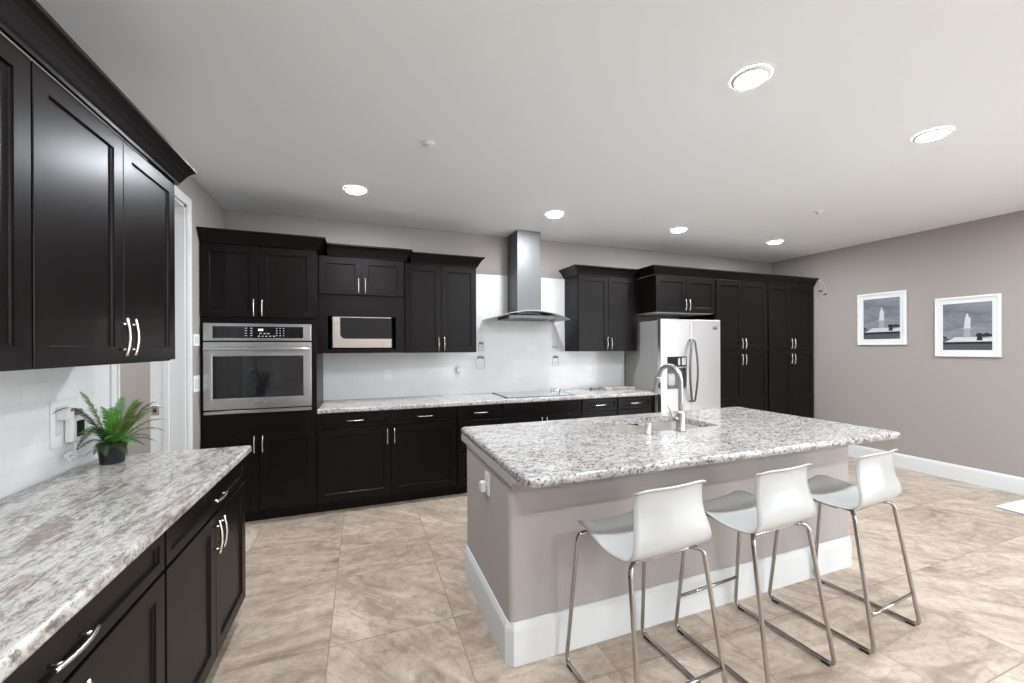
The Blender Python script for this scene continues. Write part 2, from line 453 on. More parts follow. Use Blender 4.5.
# tall oven cabinet
X1 = .829
t = thing('oven_cabinet', 'tall dark espresso cabinet that holds the wall oven, beside the doorway', 'cabinet', (0, 0, 0))
bm = nb(); OX0, OX1, OZ0, OZ1 = .045, .770, .93, 1.62
box(bm, .002, X1, -D, -.001, .10, OZ0-.0, .001, 1); box(bm, .002, X1, -D, -.001, OZ1, TZ, .001, 1)
box(bm, .002, OX0, -D, -.001, OZ0, OZ1); box(bm, OX1, X1, -D, -.001, OZ0, OZ1); box(bm, OX0, OX1, -.03, -.001, OZ0, OZ1)
box(bm, .004, X1-.002, -D+.065, -.001, 0, .10)
obj('cabinet_body', bm, WOOD, t)
front(t, 'door', .010, .400, .115, .730, -D, .373, .655); front(t, 'door', .404, .815, .115, .730, -D, .432, .655)
front(t, 'door', .010, .400, 1.690, 2.262, -D, .373, 1.765); front(t, 'door', .404, .815, 1.690, 2.262, -D, .432, 1.765)
bm = crown_bm(TZ-.002, (1.1, .87), [((X1, -.001), (1, 0)), ((X1, -D), (1, -1)), ((.003, -D), (0, -1))])
box(bm, .003, X1, -D, -.001, TZ-.002, TZ+.08)
obj('crown', bm, WOOD, t)

# microwave wall cabinet
MX0, MX1, MD = .830, 1.573, .42
NX0, NX1, NZ0, NZ1 = .902, 1.498, 1.423, 1.728
t = thing('microwave_cabinet', 'dark wall cabinet with an open niche holding the microwave', 'cabinet', (0, 0, 0))
bm = nb()
box(bm, MX0, MX1, -MD, -.010, NZ1, TZ, .001, 1); box(bm, MX0, MX1, -MD, -.010, 1.388, NZ0, .001, 1)
box(bm, MX0, NX0, -MD, -.010, NZ0, NZ1); box(bm, NX1, MX1, -MD, -.010, NZ0, NZ1)
box(bm, NX0, NX1, -.02, -.010, NZ0, NZ1)
obj('cabinet_body', bm, WOOD, t)
front(t, 'door', .834, 1.193, 1.925, 2.262, -MD, 1.166, 2.01); front(t, 'door', 1.197, 1.568, 1.925, 2.262, -MD, 1.224, 2.01)
bm = crown_bm(TZ-.002, (1.1, .87), [((MX1, -.011), (1, 0)), ((MX1, -MD), (1, -1)), ((MX0+.072, -MD), (0, -1))])
box(bm, MX0+.072, MX1, -MD, -.011, TZ-.002, TZ+.08)
obj('crown', bm, WOOD, t)

# double wall cabinet left of hood
UX0, UX1, UD = 1.574, 2.318, .33
t = thing('wall_cabinet', 'dark two-door wall cabinet between the microwave and the range hood', 'cabinet', (0, 0, 0))
carcass(t, UX0, UX1, UD, 1.385, TZ, y1=-.009)
front(t, 'door', 1.590, 1.945, 1.388, 2.262, -UD, 1.918, 1.475); front(t, 'door', 1.949, 2.314, 1.388, 2.262, -UD, 1.976, 1.475)
bm = crown_bm(TZ-.002, (1.1, .87), [((UX1, -.011), (1, 0)), ((UX1, -UD), (1, -1)), ((UX0+.072, -UD), (0, -1))])
box(bm, UX0+.072, UX1, -UD, -.011, TZ-.002, TZ+.08)
obj('crown', bm, WOOD, t)
# wall cabinet right of hood
RX0, RX1 = 3.530, 4.342
t = thing('wall_cabinet', 'dark two-door wall cabinet between the range hood and the refrigerator', 'cabinet', (0, 0, 0))
carcass(t, RX0, RX1, UD, 1.385, TZ, y1=-.009)
front(t, 'door', 3.534, 3.933, 1.388, 2.262, -UD, 3.906, 1.475); front(t, 'door', 3.937, 4.338, 1.388, 2.262, -UD, 3.964, 1.475)
bm = crown_bm(TZ-.002, (1.1, .87), [((RX0, -.011), (-1, 0)), ((RX0, -UD), (-1, -1)), ((4.322, -UD), (0, -1))])
box(bm, RX0, 4.322, -UD, -.011, TZ-.002, TZ+.08)
obj('crown', bm, WOOD, t)
# fridge wall cabinet
FX0, FX1 = 4.394, 5.303
t = thing('refrigerator_cabinet', 'dark deep wall cabinet with two short doors above the refrigerator', 'cabinet', (0, 0, 0))
bm = nb(); box(bm, FX0, FX1, -D, -.001, 1.842, TZ, .001, 1); box(bm, RX1+.001, FX0, -UD, -.010, 1.842, TZ-.01)
obj('cabinet_body', bm, WOOD, t)
bm = nb(); box(bm, FX0+.012, FX1-.012, -D+.012, -.012, 1.838, 1.843); obj('underside_panel', bm, MELA, t, 'pale grey underside of the cabinet')
front(t, 'door', 4.398, 4.846, 1.848, 2.262, -D, 4.818, 1.935); front(t, 'door', 4.850, 5.299, 1.848, 2.262, -D, 4.878, 1.935)
# pantry cabinets
for x0, x1, lab in ((5.305, 6.214, 'tall dark four-door pantry cabinet right beside the refrigerator'), (6.216, 7.112, 'tall dark four-door pantry cabinet in the far right corner')):
    t = thing('pantry_cabinet', lab, 'cabinet', (0, 0, 0), 0, None)
    carcass(t, x0, x1, D, 0, TZ, .10)
    m = (x0+x1)/2; e = .014
    for a, b, hx in ((x0+e, m-.002, m-.030), (m+.002, x1-e, m+.030)):
        front(t, 'door', a, b, 1.392, 2.262, -D, hx, 1.470); front(t, 'door', a, b, .115, 1.378, -D, hx, 1.267, rails=(.745,))
bm = nb(); box(bm, 7.1125, W-.0005, -D, -.001, 0, TZ); tag(obj('filler_strip', bm, WOOD), 'narrow dark filler strip between the corner pantry cabinet and the right wall', 'filler strip')
bm = crown_bm(TZ+.001, (1.1, .85), [((FX0-.001, -.011), (-1, 0)), ((FX0-.001, -D-.001), (-1, -1)), ((W-.001, -D-.001), (0, -1))])
tag(obj('crown_molding', bm, WOOD), 'long dark crown moulding running over the refrigerator and pantry cabinets', 'crown moulding')

# back base cabinets
def base_cab(lab, x0, x1, fr_list):
    t = thing('base_cabinet', lab, 'cabinet', (0, 0, 0)); carcass(t, x0, x1, D, 0, .872, .10)
    for f in fr_list: front(t, *f[0], **f[1])
    return t
dr = lambda a, b, z0=.738, z1=.864: (('drawer', a, b, z0, z1, -D, (a+b)/2, (z0+z1)/2, False), dict(fr=.034 if z1-z0 < .2 else .05))
base_cab('wide dark base cabinet with two drawers over two doors, beside the oven cabinet', .830, 2.044,
    [dr(.836, 1.432), dr(1.438, 2.038), (('door', .836, 1.432, .115, .726, -D, 1.404, .640), {}), (('door', 1.438, 2.038, .115, .726, -D, 1.466, .640), {})])
base_cab('narrow dark three-drawer base cabinet just left of the cooktop', 2.046, 2.505,
    [dr(2.052, 2.499), dr(2.052, 2.499, .427, .726), dr(2.052, 2.499, .115, .415)])
base_cab('dark base cabinet with a plain false front directly below the cooktop', 2.507, 3.404,
    [(('false_front', 2.513, 3.398, .738, .864, -D), dict(fr=.034)), (('door', 2.513, 2.953, .115, .726, -D, 2.926, .645), {}), (('door', 2.957, 3.398, .115, .726, -D, 2.984, .645), {})])
base_cab('narrow dark three-drawer base cabinet just right of the cooktop', 3.406, 3.862,
    [dr(3.412, 3.856), dr(3.412, 3.856, .427, .726), dr(3.412, 3.856, .115, .415)])
base_cab('narrow dark three-drawer base cabinet next to the refrigerator', 3.864, 4.338,
    [dr(3.870, 4.318), dr(3.870, 4.318, .427, .726), dr(3.870, 4.318, .115, .415)])
bm = nb(); box(bm, 4.340, 4.388, -D-.002, -.001, 0, .872); tag(obj('filler_strip', bm, WOOD), 'dark filler panel between the last base cabinet and the refrigerator', 'filler panel')
def slab(x0, x1, y0, y1, z0=.874, z1=.914, bev=.012):
    bm = nb(); box(bm, x0, x1, y0, y1, z0, z1, bev, 4); return bm
tag(obj('countertop', slab(.831, 4.392, -.65, -.0095), GR_BACK), 'long speckled white granite countertop along the back wall', 'countertop')

# left wall run: local frame, cabinet fronts face local -y, turned +90 deg
def place_left(t, y): t.location = (0, y, 0); t.rotation_euler = (0, 0, PI/2)
LD = .59
def left_base(lab, y, w, fl):
    t = thing('base_cabinet', lab, 'cabinet'); place_left(t, y)
    bm = nb(); box(bm, 0, w, -LD, -.001, .10, .872, .001, 1); box(bm, .002, w-.002, -LD+.065, -.001, 0, .10); obj('cabinet_body', bm, WOOD, t)
    for f in fl: front(t, *f[0], **f[1])
    return t
w1 = .925
drl = lambda a, b: (('drawer', a, b, .738, .864, -LD, (a+b)/2, .801, False), dict(fr=.034))
left_base('dark base cabinet at the end of the left counter, nearest the doorway', -2.842, w1,
    [drl(.006, w1-.006), (('door', .006, w1/2-.002, .115, .726, -LD, w1/2-.030, .640), {}), (('door', w1/2+.002, w1-.006, .115, .726, -LD, w1/2+.030, .640), {})])
w2 = .918
left_base('dark base cabinet under the left counter, nearest the viewer', -2.844-w2, w2,
    [drl(.006, w2-.006), (('door', .006, w2/2-.002, .115, .726, -LD, w2/2-.030, .640), {}), (('door', w2/2+.002, w2-.006, .115, .726, -LD, w2/2+.030, .640), {})])
tag(obj('countertop', slab(.0095, .637, -3.80, -1.900), GR_LEFT), 'streaked brown and grey granite countertop on the left holding the fern', 'countertop')
LZ0, LZ1, LUD = 1.383, 2.218, .345
def left_upper(lab, y, w, handles=True):
    t = thing('wall_cabinet', lab, 'cabinet'); place_left(t, y)
    bm = nb(); box(bm, 0, w, -LUD, -.0095, LZ0-.006, LZ1-.004, .001, 1); obj('cabinet_body', bm, WOOD, t)
    front(t, 'door', .003, w/2-.0015, LZ0, LZ1, -LUD, w/2-.030, 1.478); front(t, 'door', w/2+.0015, w-.003, LZ0, LZ1, -LUD, w/2+.030, 1.478)
LZ1 -= .005
left_upper('dark two-door wall cabinet on the left wall with arched silver pulls, above the fern', -2.955, .880)
left_upper('dark wall cabinet on the left wall cut off by the left edge of the view', -2.957-.88, .880)
LZ1 += .006
bm = crown_bm(LZ1-.003, (.92, .84), [((.010, -2.073), (0, 1)), ((LUD+.0215, -2.073), (1, 1)), ((LUD+.0215, -3.837), (1, 0))])
tag(obj('crown_molding', bm, WOOD), 'dark crown moulding above the left wall cabinets', 'crown moulding')

# ------------------------------------------------------------------ wall oven
t = thing('wall_oven', 'built-in stainless steel wall oven with a dark window', 'oven', (0, -D, .912))
def L_(o):  # geometry written in world coordinates -> shift under an Empty
    return o
def wobj(name, bm, mats, par, root, label=None):
    o = obj(name, bm, mats, par, label)
    if par is root:
        o.data.transform(Matrix.Translation(-root.location))
    return o
def wsub(name, bm, mats, par, root, label=None):
    o = obj(name, bm, mats, par, label); o.data.transform(Matrix.Translation(-root.location)); return o
bm = nb(); box(bm, OX0+.003, OX1-.003, -D, -.04, .935, 1.615); wobj('oven_body', bm, BLACK, t, t)
bm = nb()
box(bm, .030, .790, -D-.032, -D-.002, 1.497, 1.636, .003); pan = wobj('control_panel', bm, STEEL, t, t)
bm = nb(); box(bm, .092, .730, -D-.034, -D-.0315, 1.518, 1.612, .001); wsub('display_glass', bm, BGLASS, pan, t)
for xs, hw_ in (((.318, .355), .008), ((.535, .560, .585), .005)):
    bm = nb()
    for x in xs:
        for k in range(4): box(bm, x-hw_, x+hw_, -D-.0348, -D-.034, 1.535+k*.020, 1.541+k*.020)
    wsub('keypad', bm, LIGHTG, pan, t)
bm = nb()
for k in range(5): box(bm, .400+k*.027, .414+k*.027, -D-.0348, -D-.034, 1.530, 1.537)
for k in range(3): box(bm, .412+k*.028, .428+k*.028, -D-.0348, -D-.034, 1.552, 1.559)
wsub('keypad', bm, LIGHTG, pan, t)
bm = nb(); 
for x in (.403, .416, .429): box(bm, x, x+.009, -D-.0348, -D-.034, 1.576, 1.594)
wsub('clock_digits', bm, DISP, pan, t)
bm = nb(); box(bm, .648, .652, -D-.0348, -D-.034, 1.520, 1.610); wsub('panel_divider', bm, DARK, pan, t)
# door: frame with opening
bm = nb()
dx0, dx1, dz0, dz1 = .030, .790, .948, 1.485; gx0, gx1, gz0, gz1 = .090, .730, 1.036, 1.372
yo = -D-.002; yf = -D-.034
box(bm, dx0, gx0, yf, yo, dz0, dz1, .003); box(bm, gx1, dx1, yf, yo, dz0, dz1, .003)
box(bm, gx0-.004, gx1+.004, yf, yo, dz0, gz0, .003); box(bm, gx0-.004, gx1+.004, yf, yo, gz1, dz1, .003)
dd = wobj('oven_door', bm, STEEL, t, t)
bm = nb(); box(bm, gx0-.002, gx1+.002, yf+.003, yf+.008, gz0-.002, gz1+.002); wsub('window_glass', bm, BGLASS, dd, t)
bm = nb(); hp = [(.045, yf+.001, 1.425), (.050, yf-.038, 1.428), (.085, yf-.050, 1.430)] + [(.085+.65*k/8, yf-.050-.006*math.sin(PI*k/8), 1.430) for k in range(1, 8)] + [(.735, yf-.050, 1.430), (.770, yf-.038, 1.428), (.775, yf+.001, 1.425)]
tube(bm, rpath(hp, .01, 3), .0125, 14); wsub('door_handle', bm, STEEL, dd, t)
bm = nb(); box(bm, .375, .450, yf-.003, yf+.001, .982, 1.004, .001); box(bm, .379, .446, yf-.0036, yf-.003, .992, .996, 0, 1, 1); wsub('badge', bm, [NICKEL, GREY], dd, t)
bm = nb(); box(bm, .030, .790, -D-.030, -D-.002, .912, .936, .003); wobj('bottom_trim', bm, STEEL, t, t)

# ------------------------------------------------------------------ microwave
t = thing('microwave_oven', 'stainless steel microwave oven sitting in the open cabinet niche', 'microwave', (1.2, -.4, NZ0))
mx0, mx1, mz0, mz1 = .943, 1.457, 1.438, 1.722; my = -.405
bm = nb(); box(bm, mx0, mx1, my, -.06, mz0, mz1, .004); wobj('microwave_body', bm, BLACK, t, t)
bm = nb()
box(bm, mx0+.058, mx1-.002, my-.012, my, mz0+.078, mz1-.006, .001); wobj('window_glass', bm, BGLASS, t, t)
bm = nb()   # L-shaped steel frame with a rounded inner corner
pts = [(mx0, mz0), (mx1, mz0), (mx1, mz0+.082)]
cr = .045; ccx, ccz = mx0+.062+cr, mz0+.082+cr
pts += [(ccx+cr*math.cos(a), ccz+cr*math.sin(a)) for a in [1.5*PI-k*(PI/2)/8 for k in range(9)]]
pts += [(mx0+.062, mz1), (mx0, mz1)]
fa = [bm.verts.new((x, my-.016, z)) for x, z in pts]; fb = [bm.verts.new((x, my, z)) for x, z in pts]
bm.faces.new(fa); bm.faces.new(list(reversed(fb)))
for k in range(len(pts)): bm.faces.new((fa[k], fa[(k+1) % len(pts)], fb[(k+1) % len(pts)], fb[k]))
wobj('door_frame', bm, mat('warm_steel', (.62, .56, .51), .30, metal=1), t, t)
for a_ in ((mx0, mx0+.062, 1.660, 1.663), (1.372, 1.375, mz0, mz0+.05)):
    bm = nb(); box(bm, a_[0], a_[1], my-.0165, my-.016, a_[2], a_[3]); wobj('seam', bm, GREY, t, t)
bm = nb(); box(bm, mx0+.06, mx1, my-.014, my, mz1-.006, mz1); wobj('top_trim', bm, NICKEL, t, t)
for x in (.985, 1.415):
    bm = nb(); lathe(bm, [(.012, NZ0-1.423+1.4232), (.014, 1.438)], (x, my+.03, 0), 14); wobj('foot', bm, BLACK, t, t)

# ------------------------------------------------------------------ range hood
t = thing('range_hood', 'stainless steel chimney range hood with curved canopy above the cooktop', 'range hood', (2.93, 0, 1.72))
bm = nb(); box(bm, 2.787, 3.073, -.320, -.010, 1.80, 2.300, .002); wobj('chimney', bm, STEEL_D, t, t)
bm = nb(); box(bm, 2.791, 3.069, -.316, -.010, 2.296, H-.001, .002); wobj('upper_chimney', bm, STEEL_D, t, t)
bm = nb(); N = 28; hx0, hx1 = 2.480, 3.380
gt, gb = [], []
for i in range(N+1):
    s = -1+2*i/N; x = 2.93+.45*s; z = 1.738+.085*(1-abs(s)**2.0); yfr = -.50+.075*s*s
    rt_, rb_ = [], []
    for jn in range(5):
        y = -.012+(yfr+.012)*jn/4
        rt_.append(bm.verts.new((x, y, z+.009))); rb_.append(bm.verts.new((x, y, z)))
    gt.append(rt_); gb.append(rb_)
for i in range(N):
    for jn in range(4):
        f = bm.faces.new((gt[i][jn], gt[i][jn+1], gt[i+1][jn+1], gt[i+1][jn])); f.smooth = True
        f = bm.faces.new((gb[i][jn], gb[i+1][jn], gb[i+1][jn+1], gb[i][jn+1])); f.smooth = True
    bm.faces.new((gt[i][4], gb[i][4], gb[i+1][4], gt[i+1][4])); bm.faces.new((gt[i][0], gt[i+1][0], gb[i+1][0], gb[i][0]))
for i in (0, N):
    for jn in range(4): bm.faces.new((gt[i][jn], gb[i][jn], gb[i][jn+1], gt[i][jn+1]))
wobj('canopy', bm, steel_mat('canopy_steel', (.42, .42, .42), .34), t, t)
bm = nb(); box(bm, 2.66, 3.20, -.40, -.012, 1.745, 1.785, .004); wobj('filter_box', bm, STEEL_D, t, t)
bm = nb()
for k in range(14): box(bm, 2.66+k*.04, 2.675+k*.04, -.37, -.06, 1.7435, 1.7455)
wobj('filter_slats', bm, GREY, t, t)
for x in (2.70, 3.16):
    bm = nb(); lathe(bm, [(.024, 1.740), (.024, 1.746)], (x, -.385+.03, 0), 18); wobj('hood_lamp', bm, NICKEL, t, t)

# ------------------------------------------------------------------ cooktop
t = thing('cooktop', 'black glass electric cooktop set into the back granite countertop', 'cooktop', (2.97, -.3, .914))
bm = nb(); box(bm, 2.586, 3.352, -.560, -.055, .9142, .9215, .002); wobj('glass_plate', bm, COOKG, t, t)
bm = nb()
bm.free()
for x in (2.5805, 3.3525):
    bm = nb(); box(bm, x, x+.005, -.562, -.053, .9142, .9225); wobj('edge_trim', bm, BLACK, t, t)
for cx_, cy_, r in ((2.74, -.42, .085), (2.74, -.18, .07), (3.08, -.42, .07), (3.08, -.18, .095)):
    bm = nb(); n = 40
    a = [bm.verts.new((cx_+r*math.cos(2*PI*k/n), cy_+r*math.sin(2*PI*k/n), .92165)) for k in range(n)]
    b = [bm.verts.new((cx_+(r-.003)*math.cos(2*PI*k/n), cy_+(r-.003)*math.sin(2*PI*k/n), .92165)) for k in range(n)]
    for k in range(n): bm.faces.new((a[k], a[(k+1) % n], b[(k+1) % n], b[k]))
    wobj('burner_ring', bm, LIGHTG, t, t)
for k in range(4):
    bm = nb(); lathe(bm, [(.021, .9215), (.021, .928), (.016, .931), (.015, .948), (.013, .950)], (3.300, -.12-k*.075, 0), 18)
    box(bm, 3.296, 3.304, -.135-k*.075, -.105-k*.075, .949, .955, .002, 1); wobj('knob', bm, [STEEL], t, t)

# ------------------------------------------------------------------ refrigerator
t = thing('refrigerator', 'stainless steel side-by-side refrigerator with a dispenser in the left door', 'refrigerator', (4.85, -.4, 0))
rx0, rx1 = 4.398, 5.298; ry = -.640; ryf = -.705; RZ = 1.755
bm = nb(); box(bm, rx0+.004, rx1-.002, ry, -.03, .03, RZ-.015, .004); wobj('cabinet_body', bm, SIDEG, t, t, 'grey painted refrigerator side')
bm = nb(); box(bm, rx0+.01, rx1-.01, ry, -.06, 0, .03); box(bm, rx0+.01, rx1-.01, ry-.03, ry, .02, .09); wobj('base_grille', bm, BLACK, t, t)
sx = 4.838
qx0, qx1, qz0, qz1 = 4.488, 4.770, .945, 1.318
bm = nb()
box(bm, rx0, qx0, ryf, ry-.004, .10, RZ, .004); box(bm, qx1, sx-.003, ryf, ry-.004, .10, RZ, .004)
box(bm, qx0-.006, qx1+.006, ryf, ry-.004, .10, qz0, .004); box(bm, qx0-.006, qx1+.006, ryf, ry-.004, qz1, RZ, .004)
dl = wobj('freezer_door', bm, FRIDGE, t, t)
bm = nb(); box(bm, sx-.0028, sx+.0028, ryf+.012, ry-.001, .10, RZ-.002); wobj('door_gasket', bm, BLACK, t, t)  # black strip fills the door gap, standing in for its shade
bm = nb(); box(bm, sx+.003, rx1, ryf, ry-.004, .10, RZ, .008, 3); drr = wobj('refrigerator_door', bm, FRIDGE, t, t)
bm = nb(); box(bm, qx0, qx1, ryf+.045, ryf+.055, qz0, qz1); box(bm, qx0, qx0+.006, ryf, ryf+.05, qz0, qz1); box(bm, qx1-.006, qx1, ryf, ryf+.05, qz0, qz1)
box(bm, qx0, qx1, ryf+.002, ryf+.05, qz0, qz0+.02); wsub('dispenser_recess', bm, GREY, dl, t)
bm = nb(); box(bm, qx0, qx1, ryf-.004, ryf+.045, 1.205, qz1, .003); wsub('dispenser_panel', bm, BGLASS, dl, t)
bm = nb(); box(bm, 4.640, 4.670, ryf-.0055, ryf-.004, 1.22, 1.30, .001); box(bm, 4.695, 4.755, ryf-.0055, ryf-.004, 1.22, 1.305, .001); wsub('dispenser_buttons', bm, LIGHTG, dl, t)
bm = nb(); box(bm, qx0+.002, qx1, ryf-.012, ryf+.03, 1.185, 1.205, .003); wsub('dispenser_ledge', bm, NICKEL, dl, t)
bm = nb(); lathe(bm, [(.050, .968), (.056, 1.12)], (4.56, ryf+.06, 0), 20); box(bm, 4.51, 4.61, ryf+.01, ryf+.04, .985, 1.11, .01); wsub('dispenser_paddle', bm, LIGHTG, dl, t)
for sgn, par in ((-1, dl), (1, drr)):
    bm = nb(); pts = [(sx+sgn*.020, ryf+.002, .785)]
    for k in range(17):
        s = k/16; a = math.sin(PI*s)
        pts.append((sx+sgn*(.022+(.058 if sgn < 0 else .014)*a), ryf-.035-.030*a, .80+.70*s))
    pts.append((sx+sgn*.020, ryf+.002, 1.515))
    tube(bm, pts, .0115, 12); wsub('door_handle', bm, STEEL_D, par, t)
bm = nb(); box(bm, 5.175, 5.245, ryf-.002, ryf+.001, 1.665, 1.677); box(bm, 5.175, 5.245, ryf-.002, ryf+.001, 1.640, 1.659); wsub('badge', bm, GREY, drr, t)

# ------------------------------------------------------------------ island
IX0, IX1, IY0, IY1 = 1.797, 4.245, -2.972, -1.831
bx0, bx1, by0, by1 = 1.812, 4.190, -2.722, -1.950
t = thing('kitchen_island', 'large island with taupe painted body and tall white baseboard', 'kitchen island', (3.0, -2.4, 0))
SX0, SX1, SY0, SY1 = 2.655, 3.410, -2.420, -1.995
bm = nb()
b2 = bmesh.new()
# painted pony wall on three sides with bullnosed corners, kitchen side open for cabinets
r = .022; ol = []
def arc(cx_, cy_, a0, a1): return [(cx_+r*math.cos(a0+(a1-a0)*k/5), cy_+r*math.sin(a0+(a1-a0)*k/5)) for k in range(6)]
ol += arc(bx0+r, by0+r, PI, 1.5*PI) + arc(bx1-r, by0+r, 1.5*PI, 2*PI) + [(bx1, by1), (bx1-.10, by1), (bx1-.10, by0+.12), (bx0+.10, by0+.12), (bx0+.10, by1), (bx0, by1)]
lo = [bm.verts.new((x, y, 0)) for x, y in ol]; hi = [bm.verts.new((x, y, .873)) for x, y in ol]
for k in range(len(ol)): bm.faces.new((lo[k], lo[(k+1) % len(ol)], hi[(k+1) % len(ol)], hi[k]))
bm.faces.new(lo); bm.faces.new(hi)
wobj('island_body', bm, ISLP, t, t)
bm = nb(); bb = .016; h = .190
ch = .022
pth = [((bx0, by1), (-1, 0)), ((bx0, by0+ch), (-1, -.414)), ((bx0+ch, by0), (-.414, -1)), ((bx1-ch, by0), (.414, -1)), ((bx1, by0+ch), (1, -.414)), ((bx1, by1), (1, 0))]
extrude_prof(bm, [(0, 0), (bb, 0), (bb, h-.035), (bb-.002, h-.022), (bb-.007, h-.010), (bb-.010, h), (0, h)], pth)
wobj('baseboard', bm, TRIM, t, t)
# plywood sub-top / overhang board with diagonal ends, painted
bm = nb()
for xa, xb in ((bx0-.013, bx0+.16), (bx1-.16, bx1+.013)):
    pr2 = [(IY1-.02, .832), (by0-.06, .832), (IY0+.105, .874), (IY1-.02, .874)]
    A = [bm.verts.new((xa, y, z)) for y, z in pr2]; B = [bm.verts.new((xb, y, z)) for y, z in pr2]
    bm.faces.new(A); bm.faces.new(list(reversed(B)))
    for k in range(4): bm.faces.new((A[k], A[(k+1) % 4], B[(k+1) % 4], B[k]))
box(bm, bx0+.16, bx1-.16, by0-.06, by0+.05, .862, .874)
wobj('support_board', bm, ISLP, t, t)
bm = nb()
X_ = bx0+.101
box(bm, bx0+.101, SX0-.05, by0+.121, by1, .10, .872); box(bm, SX1+.05, bx1-.101, by0+.121, by1, .10, .872)
box(bm, SX0-.05, SX1+.05, by0+.121, by1, .10, .66); box(bm, bx0+.101, bx1-.101, by0+.121, by1-.07, 0, .10)
wobj('cabinet_body', bm, WOOD, t, t)
# doors on the kitchen side
n = 4; wd = (bx1-.101-(bx0+.101))/n
for k in range(n):
    bm = nb(); a = bx0+.101+k*wd
    shaker(bm, a+.003, a+wd-.003, .115, .86, 0)
    bm.transform(Matrix.Translation((0, by1, 0)) @ Matrix.Rotation(PI, 4, 'Z') @ Matrix.Translation((-(2*a+wd), 0, 0)))
    wobj('door', bm, WOOD, t, t)

# island countertop with a real sink cut-out
bm = nb()
def rrect(x0, x1, y0, y1, r, n=5):
    o = []
    for cx_, cy_, a in ((x0+r, y0+r, PI), (x1-r, y0+r, 1.5*PI), (x1-r, y1-r, 0), (x0+r, y1-r, .5*PI)):
        o += [(cx_+r*math.cos(a+k*PI/2/n), cy_+r*math.sin(a+k*PI/2/n)) for k in range(n+1)]
    return o
outs = []
eb = .013
for ins, z in ((eb, .874), (.004, .878), (0, .886), (0, .902), (.004, .910), (eb, .914)):
    outs.append([bm.verts.new((x, y, z)) for x, y in rrect(IX0+ins, IX1-ins, IY0+ins, IY1-ins, .03-min(ins, .012))])
for a_, b_ in zip(outs, outs[1:]):
    for k in range(len(a_)):
        f = bm.faces.new((a_[k], a_[(k+1) % len(a_)], b_[(k+1) % len(a_)], b_[k])); f.smooth = True
hole = rrect(SX0, SX1, SY0, SY1, .035)
ht = [bm.verts.new((x, y, .914)) for x, y in hole]; hb = [bm.verts.new((x, y, .874)) for x, y in hole]
m_ = len(ht)
for k in range(m_): bm.faces.new((ht[k], ht[(k+1) % m_], hb[(k+1) % m_], hb[k]))
for O, Hh in ((outs[-1], ht), (outs[0], hb)):
    # both loops have equal counts and order: bridge one to one
    for k in range(m_): bm.faces.new((O[k], O[(k+1) % m_], Hh[(k+1) % m_], Hh[k]))
tag(obj('island_countertop', bm, GR_ISL), 'thick speckled white granite slab topping the island', 'countertop')

# sink
SINK_M = steel_mat('sink_steel', (.80, .77, .74), .32, True)
t = thing('kitchen_sink', 'undermounted stainless double-bowl sink in the island', 'sink', (3.04, -2.22, .874))
def bowl(x0, x1, y0, y1, name):
    bm = nb(); R = []
    for ins, z, rr in ((0, .873, .045), (.004, .80, .045), (.010, .73, .045), (.035, .700, .03), (.08, .694, .02)):
        R.append([bm.verts.new((x, y, z)) for x, y in rrect(x0+ins, x1-ins, y0+ins, y1-ins, rr)])
    for a_, b_ in zip(R, R[1:]):
        for k in range(len(a_)):
            f = bm.faces.new((a_[k], a_[(k+1) % len(a_)], b_[(k+1) % len(a_)], b_[k])); f.smooth = True
    bm.faces.new(R[-1])
    b = wobj(name, bm, SINK_M, t, t)
    bm = nb(); lathe(bm, [(.045, .6945), (.04, .698), (.02, .697)], ((x0+x1)/2, (y0+y1)/2, 0), 20); wsub('drain', bm, CHROME, b, t)
bowl(SX0+.002, 3.028, SY0+.002, SY1-.002, 'bowl'); bowl(3.052, SX1-.002, SY0+.002, SY1-.002, 'bowl')
bm = nb(); box(bm, 3.028, 3.052, SY0+.002, SY1-.002, .80, .868, .003); wobj('divider', bm, STEEL, t, t)

# faucet
FXc, FYc = 3.035, -2.462
t = thing('faucet', 'tall brushed gooseneck pull-down faucet with side lever on the island', 'faucet', (FXc, FYc, .9142))
bm = nb(); lathe(bm, [(.031, 0), (.031, .006), (.027, .012), (.026, .105), (.022, .118), (.017, .125)], (0, 0, 0), 28); obj('faucet_body', bm, FAUCET_M, t)
bm = nb(); pts = [(0, 0, .12)]; R_ = .098; zc = .30
pts += [(0, 0, zc*.6), (0, 0, zc)]
for k in range(1, 17):
    a = PI*k/16*.93; pts.append((0, R_-R_*math.cos(a), zc+R_*math.sin(a)))
tube(bm, pts, .0145, 16); obj('neck', bm, FAUCET_M, t)
e = Vector(pts[-1]); dirn = (e-Vector(pts[-2])).normalized()
bm = nb(); tube(bm, [e-dirn*.002, e+dirn*.01, e+dirn*.04, e+dirn*.10, e+dirn*.112], [.015, .018, .020, .024, .021], 20); sh_ = obj('spray_head', bm, FAUCET_M, t)
bm = nb(); q = e+dirn*.055; box(bm, q.x-.008, q.x+.008, q.y-.0245, q.y-.017, q.z-.024, q.z+.018, .003); obj('spray_button', bm, BLACK, sh_)
bm = nb(); tube(bm, [(-.024, 0, .075), (-.05, 0, .080)], .013, 14); tube(bm, [(-.046, 0, .080), (-.062, .005, .095), (-.088, .012, .165)], [.0075, .007, .0055], 10); obj('lever', bm, FAUCET_M, t)
bm = nb(); lathe(bm, [(.021, 0), (.021, .004), (.0175, .006), (.0175, .052), (.015, .058), (.004, .060)], (0, 0, 0), 24)
o = obj('air_gap_cap', bm, FAUCET_M); o.location = (2.803, -2.447, .9142); tag(o, 'short brushed metal cylinder on the island left of the faucet', 'sink fitting')

